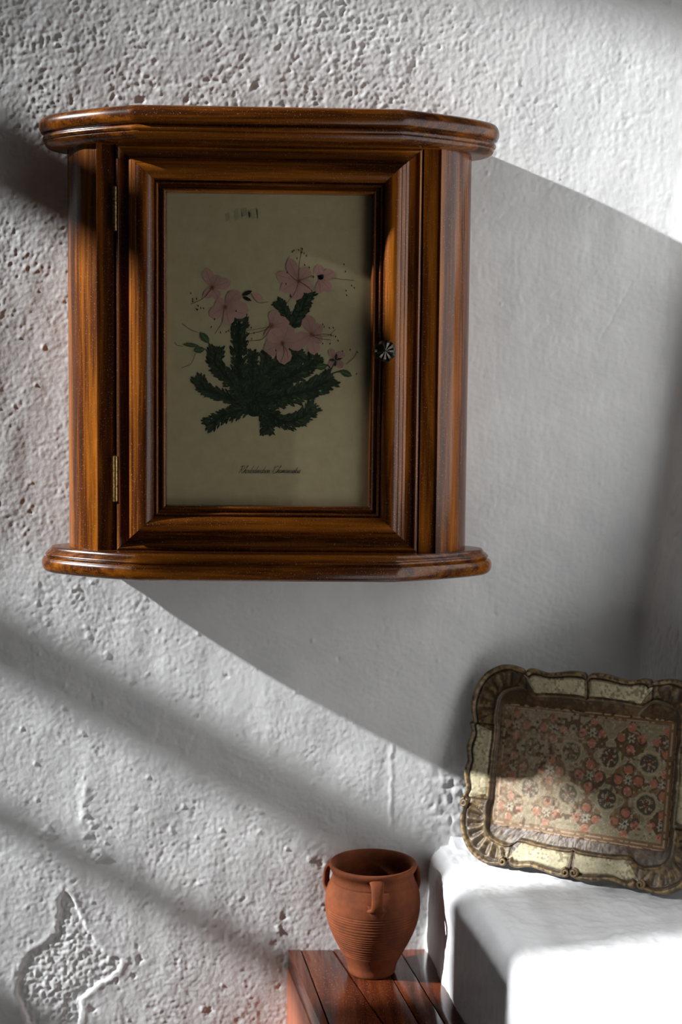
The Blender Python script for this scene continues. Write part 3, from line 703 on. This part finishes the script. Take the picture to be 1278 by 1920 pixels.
# caption in a slanted copperplate hand
G = {'R': ([[(.1, .0), (.35, 1), (.2, .85)], [(.0, .8), (.15, 1), (.6, 1.05), (.75, .8), (.55, .55), (.3, .5), (.5, .3), (.65, 0), (.85, .05)]], .85),
     'C': ([[(.75, .85), (.6, 1.05), (.35, .9), (.15, .5), (.2, .1), (.45, -.05), (.8, .2)], [(.3, .8), (.1, .95), (.0, .7)]], .8),
     'h': ([[(.0, 0), (.2, .6), (.4, 1.05), (.28, 1.0), (.12, 0)], [(.14, .2), (.3, .45), (.42, .38), (.36, 0), (.55, .08)]], .5),
     'o': ([[(.25, .42), (.08, .3), (.08, .05), (.22, 0), (.35, .15), (.32, .38), (.2, .42), (.45, .36)]], .4),
     'd': ([[(.35, .38), (.15, .4), (.05, .15), (.15, 0), (.32, .15), (.52, 1.05)], [(.5, .95), (.36, .12), (.42, 0), (.55, .08)]], .5),
     'e': ([[(.02, .1), (.3, .3), (.25, .44), (.1, .32), (.08, .05), (.2, 0), (.4, .14)]], .36),
     'n': ([[(.05, .42), (.05, 0), (.15, .3), (.3, .43), (.34, .3), (.32, 0), (.5, .1)]], .46),
     'r': ([[(.02, .1), (.14, .45), (.16, .36), (.3, .36), (.26, .0), (.42, .1)]], .36),
     'a': ([[(.35, .4), (.15, .42), (.05, .15), (.15, 0), (.3, .12), (.36, .42), (.34, .05), (.5, .1)]], .46),
     'm': ([[(.05, .42), (.05, 0), (.15, .35), (.25, .42), (.26, 0), (.36, .35), (.46, .42), (.48, 0), (.62, .1)]], .6),
     'c': ([[(.35, .36), (.2, .44), (.06, .25), (.08, .03), (.22, 0), (.4, .14)]], .36),
     'i': ([[(.02, .1), (.12, .42), (.1, .03), (.25, .1)], [(.16, .6), (.17, .66)]], .24),
     's': ([[(.02, .1), (.18, .46), (.26, .2), (.18, 0), (.05, .04), (.36, .12)]], .32),
     't': ([[(.02, .1), (.2, .85), (.12, .05), (.3, .1)], [(.05, .5), (.3, .54)]], .28),
     'u': ([[(.03, .42), (.05, .05), (.2, .03), (.3, .42), (.3, .04), (.45, .1)]], .42), ' ': ([], .38)}
txt = 'Rhododendron Chamaecistus'
tot = sum(G[c][1] for c in txt)
cp = Pic(); x = 0; Wt = (559-443)*3.195; sc = Wt/tot; X0 = (443-310)*3.195; Y0 = (888-440)*3.195; H = 42
for ch in txt:
    for stv in G[ch][0]:
        P = [(X0+(x+a)*sc+b*H*.45, Y0-b*H) for a, b in stv]
        P = smooth_path(P, 4) if len(P) > 2 else P
        cp.line(P, 2.1 if ch not in 'RC' else 2.2, (.03, .02, .018), .0002)
    x += G[ch][1]
cp.build('printed_caption', 'small slanted script caption reading Rhododendron Chamaecistus')
# hinges
for (ya, yb) in ((350, 432), (856, 940)):
    x, _, z1 = wall_hit(214.5, ya, -.098); _, _, z0 = wall_hit(214.5, yb, -.098)
    xh = XC-.1552
    rr = .0027; pf = [(0, z0-.0012), (.0016, z0-.001), (rr, z0)]
    n = 3
    for i in range(n):
        a = z0+(z1-z0)*i/n; b = z0+(z1-z0)*(i+1)/n
        pf += [(rr, a+.0004), (rr, b-.0004), (rr*.82, b-.0002), (rr*.82, b+.0002)] if i < n-1 else [(rr, a+.0004), (rr, b)]
    pf += [(.0016, z1+.001), (0, z1+.0012)]
    V, F = lathe(pf, 16, xh, -.0975, 0)
    o = mesh_obj('hinge', V, F, M_BRASS, cab, label='small brass barrel hinge'); auto_smooth(o, 40)
# knob: ten pleated facets
kx, _, kz = wall_hit(722, 658, -.122)
V = []; F = []; nf = 10; rk = .0112
V.append((kx, -.1245, kz))
seg = nf*4
for ring, (rf, yb) in enumerate(((.30, -.1240), (.75, -.1228), (.97, -.1205), (1.0, -.1190), (.93, -.1165), (.55, -.1155), (.42, -.1130), (.42, -.1000))):
    for k in range(seg):
        a = 2*math.pi*k/seg+.12; tri = abs(((k % 4)-2))/2.0      # 1 on the ridge, 0 in the valley
        sc_ = 1-(.05*(1-tri) if ring in (2, 3, 4) else 0)
        yy = yb-(.0011*tri-.0004 if ring < 3 else 0)*min(1, rf*1.4)
        V.append((kx+rk*rf*sc_*math.cos(a), yy, kz+rk*rf*sc_*math.sin(a)))
for k in range(seg): F.append((0, 1+k, 1+(k+1) % seg))
for r_ in range(7):
    for k in range(seg):
        a = 1+r_*seg+k; b = 1+r_*seg+(k+1) % seg; F.append((a, a+seg, b+seg, b))
o = mesh_obj('knob', V, F, M_BRONZE, cab, label='round fluted dark bronze knob'); auto_smooth(o, 22)

# ------------------------------------------------------------------ gilded tray
yw, ln, rl = [math.radians(a) for a in (36, 13, 2)]
Tt = np.array([math.cos(yw)*math.cos(rl), -math.sin(yw)*math.cos(rl), math.sin(rl)])
Tu = np.array([math.sin(yw)*math.sin(ln), math.cos(yw)*math.sin(ln), math.cos(ln)]); Tu -= Tt*(Tu@Tt); Tu /= np.linalg.norm(Tu); Tn = np.cross(Tt, Tu)
TP0 = np.array([.3005, -.129, -.496])
TC = TP0+Tt*(-.0065)+Tu*.1065
tray = reg(empty('gilded_tray', tuple(TP0), 'antique gilded scalloped tray painted with pink flowers leaning in the corner', 'tray'))
mmx = .001
Q_out = [(0, 101.5), (5, 106.3), (20, 106.5), (35, 103.8), (48, 102.5), (62, 105.6), (69, 105), (72.5, 101.5), (77, 104.8), (91, 107.3), (106, 105), (121, 95.5), (130, 82), (134.5, 67), (133.5, 53), (130.5, 43.5), (134.3, 40), (131, 31), (135.2, 15), (132.5, 0)]
Q_in = [(0, 76.5), (8, 78), (35, 78), (60, 75.5), (66.5, 79), (72, 82.5), (80, 83.3), (95, 78.7), (102, 70), (104, 58), (104.5, 44), (103, 38), (103, 20), (103.8, 8), (103, 0)]
Q_f = [(0, 64), (60, 64), (90, 64), (96.5, 62), (98.5, 56), (98.5, 30), (98.5, 0)]
def ring_from_quadrant(Q, n):
    q = catmull(Q, 12)
    full = np.vstack([q[:-1], (q*[1, -1])[::-1][:-1], (q*[-1, -1])[:-1], (q*[-1, 1])[::-1][:-1]])
    # resample by angle-like parameter so that the rings match
    A = np.arctan2(full[:, 0]/1.26, full[:, 1]) % (2*np.pi)
    idx = np.argsort(A); A = A[idx]; full = full[idx]
    A = np.concatenate([A-2*np.pi, A, A+2*np.pi]); full = np.vstack([full]*3)
    th = np.linspace(0, 2*np.pi, n, endpoint=False)
    return np.stack([np.interp(th, A, full[:, 0]), np.interp(th, A, full[:, 1])], 1)
NS = 1400
ro, ri, rf_ = ring_from_quadrant(Q_out, NS), ring_from_quadrant(Q_in, NS), ring_from_quadrant(Q_f, NS)
th = np.linspace(0, 2*np.pi, NS, endpoint=False)
def tw(P2, h):
    P2 = np.asarray(P2)*mmx; return TC+P2[..., 0:1]*Tt+P2[..., 1:2]*Tu+np.asarray(h)[..., None]*mmx*Tn
# radial profile: t 0 = outer edge, 1 = inner ridge, 2 = field border
T1 = np.concatenate([[0, .015, .04, .075, .11, .15, .19, .215, .24, .27], np.linspace(.31, .86, 22), [.885, .905, .925, .945, .965, .985, 1.0, 1.03, 1.08], np.linspace(1.15, 2, 14)])
def base_h(t):
    return np.interp(t, [0, .015, .05, .10, .15, .19, .215, .24, .28, .5, .75, .88, .915, .94, .97, 1.0, 1.04, 1.10, 1.5, 1.85, 2.0], [7.0, 9.0, 11.4, 12.2, 11.6, 10.0, 8.8, 8.9, 9.6, 8.0, 6.6, 6.2, 6.6, 7.6, 7.7, 6.6, 5.0, 4.0, 2.6, 1.5, 1.6])
Pm = []; Hm = []
for t in T1:
    P = ro+(ri-ro)*t if t <= 1 else ri+(rf_-ri)*(t-1)
    Pm.append(P); Hm.append(np.full(NS, base_h(t)))
Pm = np.array(Pm); Hm = np.array(Hm); TT = T1[:, None]+0*th[None, :]
X_, Y_ = Pm[..., 0], Pm[..., 1]; ax, ay = np.abs(X_), np.abs(Y_)
corner = (ax > 73)*(ay > 42)*1.0
corner_s = sstep(ax, 70, 76)*sstep(ay, 40, 46)
ca = np.arctan2(ay-62, ax-92)       # angle round the corner shell
flute = np.clip(np.cos(ca*17), -1, 1)
mask = sstep(TT, .26, .36)*(1-sstep(TT, .72, .86))*corner_s*((ca > -.5) & (ca < 2.0))
Hm += mask*(flute*1.5-.8)*np.where((X_ < 0) & (Y_ < 0), 1.0, .55)
# panels slightly raised like cushions
pan_t = (ax < 70)*(ay > 70)*sstep(ax, 2, 6)*(1-sstep(ax, 64, 69)); pan_s = (ax > 100)*(1-sstep(ay, 34, 38))
pm = sstep(TT, .26, .34)*(1-sstep(TT, .78, .86))*np.clip(pan_t+pan_s, 0, 1)
Hm += pm*1.0
# radial breaks between sections
def brk(d, w=1.2): return np.exp(-(d/w)**2)
sec = (ay > 70)*(brk(ax)+brk(ax-71.5))+(ax > 100)*brk(ay-40.5)
Hm -= sec*sstep(TT, .0, .1)*(1-sstep(TT, .9, 1.0))*1.3
Hm += vn(X_*.001+.5, Y_*.001+.5, .004, 50)*.25+vn(X_*.001+.5, Y_*.001+.5, .0015, 51)*.12
V = tw(Pm, Hm)
nr = len(T1)
# colours
brown = np.array([.085, .055, .025]); gold = np.array([.225, .148, .064]); dkb = np.array([.035, .020, .010]); cream = np.array([.52, .455, .285]); pinkr = np.array([.42, .20, .13])
n1 = vn(X_*.001+.5, Y_*.001+.5, .009, 52)*.5+.5; n2 = vn(X_*.001+.5, Y_*.001+.5, .0028, 53)*.5+.5
C = brown+(gold-brown)*(sstep(n1*.5+n2*.5, .45, .75))[..., None]
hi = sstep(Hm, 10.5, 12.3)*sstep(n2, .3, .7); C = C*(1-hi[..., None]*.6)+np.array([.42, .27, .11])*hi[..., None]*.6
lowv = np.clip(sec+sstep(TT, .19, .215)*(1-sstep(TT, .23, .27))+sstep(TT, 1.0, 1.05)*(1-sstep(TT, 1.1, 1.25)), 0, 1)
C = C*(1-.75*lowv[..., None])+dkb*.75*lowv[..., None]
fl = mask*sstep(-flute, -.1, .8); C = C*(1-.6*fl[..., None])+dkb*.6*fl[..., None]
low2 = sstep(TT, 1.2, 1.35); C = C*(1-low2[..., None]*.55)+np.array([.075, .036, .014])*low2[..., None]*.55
wear = sstep(TT, 1.86, 1.93)*sstep(n2+.3*n1, .45, .6); C = C*(1-wear[..., None])+np.array([.48, .30, .19])*wear[..., None]
M_GILT = vcol('worn_gilding', .48, .5, .45, 420, .25)
idx = np.arange(NS); F = []
for r_ in range(nr-1):
    a = r_*NS+idx; b = r_*NS+(idx+1) % NS; F.append(np.stack([a, a+NS, b+NS, b], 1))
# back of the rim
back1 = tw(ro*1.0, np.full(NS, 5.0)); back2 = tw(ro*.97, np.full(NS, 3.6)); back3 = tw(ri*.98, np.full(NS, -2.0)); back4 = tw(rf_*.6, np.full(NS, -3.0))
Vall = np.vstack([V.reshape(-1, 3), back1, back2, back3, back4]); Call = np.vstack([C.reshape(-1, 3), np.tile(dkb, (NS*4, 1))])
o0 = nr*NS
chain = [0, o0, o0+NS, o0+2*NS, o0+3*NS]
for a_, b_ in zip(chain[:-1], chain[1:]):
    a = a_+idx; b = a_+(idx+1) % NS; c = b_+(idx+1) % NS; d = b_+idx; F.append(np.stack([a, b, c, d], 1))
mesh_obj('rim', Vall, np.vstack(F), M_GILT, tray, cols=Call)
# cream panels: separate painted pieces lying on the rim
M_CREAM = vcol('crackled_cream_paint', .6, .35, .35, 260, .35)
def panel(cond):
    rows = [i for i, t in enumerate(T1) if .24 <= t <= .89]
    cols_ = [j for j in range(NS) if cond(Pm[rows[len(rows)//2], j])]
    # make contiguous when wrapping
    cols_.sort()
    gaps = [k for k in range(1, len(cols_)) if cols_[k]-cols_[k-1] > 1]
    if gaps: cols_ = cols_[gaps[0]:]+cols_[:gaps[0]]
    R_, C_ = len(rows), len(cols_)
    P = Pm[rows][:, cols_]; H_ = Hm[rows][:, cols_]
    ii = np.minimum(np.arange(R_), R_-1-np.arange(R_))[:, None]/2.0; jj = np.minimum(np.arange(C_), C_-1-np.arange(C_))[None, :]/5.0
    e = np.clip(np.minimum(ii, jj), 0, 1); H_ = H_+.55*np.sqrt(e)-.15
    Vp = tw(P, H_); a = vn(P[..., 0]*.001+.5, P[..., 1]*.001+.5, .010, 60)*.5+.5; b = vn(P[..., 0]*.001+.5, P[..., 1]*.001+.5, .0022, 61)*.5+.5
    Cc = cream*(.80+.3*a[..., None]); w = sstep(b*.6+a*.4, .62, .74); Cc = Cc*(1-.55*w[..., None])+brown*1.3*.55*w[..., None]
    ed = 1-np.clip(np.minimum(ii/1.5, jj/2.0), 0, 1); ed = ed*sstep(b, .2, .6); Cc = Cc*(1-.5*ed[..., None])+brown*.5*ed[..., None]
    mesh_obj('cream_panel', Vp.reshape(-1, 3), grid_faces(R_, C_), M_CREAM, tray, cols=Cc.reshape(-1, 3))
panel(lambda p: 2.5 < p[0] < 68 and p[1] > 60); panel(lambda p: -68 < p[0] < -2.5 and p[1] > 60)
panel(lambda p: 2.5 < p[0] < 68 and p[1] < -60); panel(lambda p: -68 < p[0] < -2.5 and p[1] < -60)
panel(lambda p: p[0] < -90 and abs(p[1]) < 37); panel(lambda p: p[0] > 90 and abs(p[1]) < 37)
# scroll eyes on the rim
def scroll(cx, cy, turn, r0=5.2):
    path = []; rad = []
    for i in range(34):
        t = i/33; a = turn*(t*2*math.pi*1.35)+math.pi*.5; rr = r0*(1-t*.72)
        path.append(tuple(tw(np.array([cx+rr*math.cos(a), cy+rr*math.sin(a)]), np.array(11.4+1.6*t)))); rad.append(.0016-.0004*t)
    V, F = tube(path, rad, 8); V2, F2 = [], []
    mesh_obj('scroll', V, F, M_GILT, tray, cols=np.tile(gold*.8, (len(V), 1)))
for (cx, cy, tn) in [(-130, -46, 1), (4.5, -100, -1), (-4.5, -101, 1), (77, -100, -1), (-77, -101, 1)]: scroll(cx, cy, tn, 4.6)
# field --------------------------------------------------------------
NX, NY = 400, 262
gx = np.linspace(-98.6, 98.6, NX); gy = np.linspace(-64.2, 64.2, NY); GX, GY = np.meshgrid(gx, gy, indexing='ij')
a1 = vn(GX*.001+.5, GY*.001+.5, .013, 70)*.5+.5; a2 = vn(GX*.001+.5, GY*.001+.5, .0030, 71)*.5+.5; a3 = vn(GX*.001+.5, GY*.001+.5, .0012, 72)*.5+.5
wx_ = GX+.8*vn(GX*.001, GY*.001, .004, 73); wy_ = GY+.8*vn(GX*.001, GY*.001, .004, 74)
Cf = np.array([.15, .085, .036])*(.7+.7*a1[..., None])
def blend(C, col, m): return C*(1-m[..., None])+np.asarray(col)*m[..., None]
inside = (np.abs(GX+1) < 92)*(GY < 60)*(GY > -58)
mottle = sstep(a2*.5+a1*.5, .45, .6)*inside; Cf = blend(Cf, (.24, .16, .085), mottle*.7)
meds = [(-59, 22), (-14, 22), (29.5, 21), (72.5, 20), (-58, -22), (-14, -22), (29.5, -22), (72.5, -22)]
cl = [(-80, 0), (-36.5, 0), (8, 0), (51, 0), (90, 0), (-36.5, 44), (8, 44), (51, 43), (-80, 44), (-36.5, -44), (8, -44), (51, -44), (-80, -44), (90, 42), (90, -42)]
H = np.zeros(GX.shape)
for cx, cy in cl:   # pale lobes top and bottom between, then dark leaves round the pink dots
    for ang in (0, 90, 180, 270):
        dx, dy = 11.5*math.cos(math.radians(ang)), 11.5*math.sin(math.radians(ang))
        d = np.hypot(wx_-cx-dx, wy_-cy-dy); Cf = blend(Cf, (.050, .046, .034), (1-sstep(d, 6.2, 7.2))*.8*inside*(a2 > .25))
for cx, cy in [(-59, 61), (-14, 60), (29.5, 58), (72.5, 57), (-59, -58), (-14, -57), (29.5, -56), (72.5, -56)]+meds:
    dx, dy = wx_-cx, wy_-cy; r_ = np.hypot(dx, dy); an = np.arctan2(dy, dx)
    big = 15.4+2.8*np.cos(4*an)+.8*np.cos(8*an); m = (1-sstep(r_, big-.8, big+.5))*inside*(.6+.4*sstep(a2, .15, .4))
    Cf = blend(Cf, np.array([.255, .215, .130]), m); rimm = np.exp(-((r_-big)/.7)**2)*inside*(a2 > .4); Cf = blend(Cf, (.42, .34, .24), rimm*.7)
for cx, cy in meds:
    dx, dy = wx_-cx, wy_-cy; r_ = np.hypot(dx, dy); an = np.arctan2(dy, dx)
    Cf = blend(Cf, (.34, .29, .17), np.exp(-((r_-11.8)/.8)**2)); Cf = blend(Cf, (.060, .045, .028), (1-sstep(r_, 9.3, 10.2))*.92)
    pet = (1-sstep(r_, 7.5+.5*np.cos(6*an), 8.4))*sstep(np.cos(6*an+cx), .2, .6)*sstep(r_, 2.2, 3.2); Cf = blend(Cf, (.36, .27, .18), pet*.8*(a3 > .3))
    Cf = blend(Cf, (.14, .035, .022), (1-sstep(r_, 2.0, 3.0)))
for k, (cx, cy) in enumerate(cl):
    for ang in (0, 90, 180, 270):
        dx, dy = 11.2*math.cos(math.radians(ang)), 11.2*math.sin(math.radians(ang))
        d = np.hypot(wx_-cx-dx, wy_-cy-dy); Cf = blend(Cf, (.40, .145, .080), (1-sstep(d, 4.4, 5.1))*inside*(.7+.3*a2)); H += (1-sstep(d, 3.0, 5.4))*.22*inside
    dx, dy = wx_-cx, wy_-cy; r_ = np.hypot(dx, dy); an = np.arctan2(dy, dx)
    Cf = blend(Cf, (.40, .37, .28), (1-sstep(r_, 3.4+1.6*np.cos(6*an), 4.2+1.6*np.cos(6*an)))*inside*.85); Cf = blend(Cf, (.05, .05, .04), (1-sstep(r_, 1.2, 1.8))*inside)
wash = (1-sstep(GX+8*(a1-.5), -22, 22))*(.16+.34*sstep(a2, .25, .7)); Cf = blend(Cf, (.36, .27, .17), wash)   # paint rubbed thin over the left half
chip = sstep(a3*.35+a2*.65, .70, .76)*inside; Cf = blend(Cf, (.44, .36, .26), chip*.6)
chip = sstep((1-a2)*.6+(1-a1)*.4, .70, .78); Cf = blend(Cf, (.085, .045, .02), chip*.75)
edge = np.exp(-((np.maximum(np.abs(GX)/98.6, np.abs(GY)/64.2)-.955)/.010)**2); Cf = blend(Cf, (.50, .34, .23), edge*(a2 > .42)*.8)
Hf = 1.5+H+a2*.25+a3*.12
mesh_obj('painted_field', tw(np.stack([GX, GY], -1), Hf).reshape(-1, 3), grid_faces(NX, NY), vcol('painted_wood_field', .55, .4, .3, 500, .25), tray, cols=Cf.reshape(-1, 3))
Vb = tw(np.array([(-98.6, -64.2), (98.6, -64.2), (98.6, 64.2), (-98.6, 64.2)]), np.full(4, -2.5)); mesh_obj('back_board', Vb, [(0, 3, 2, 1)], M_GILT, tray, cols=np.tile(dkb, (4, 1)), smooth=False)
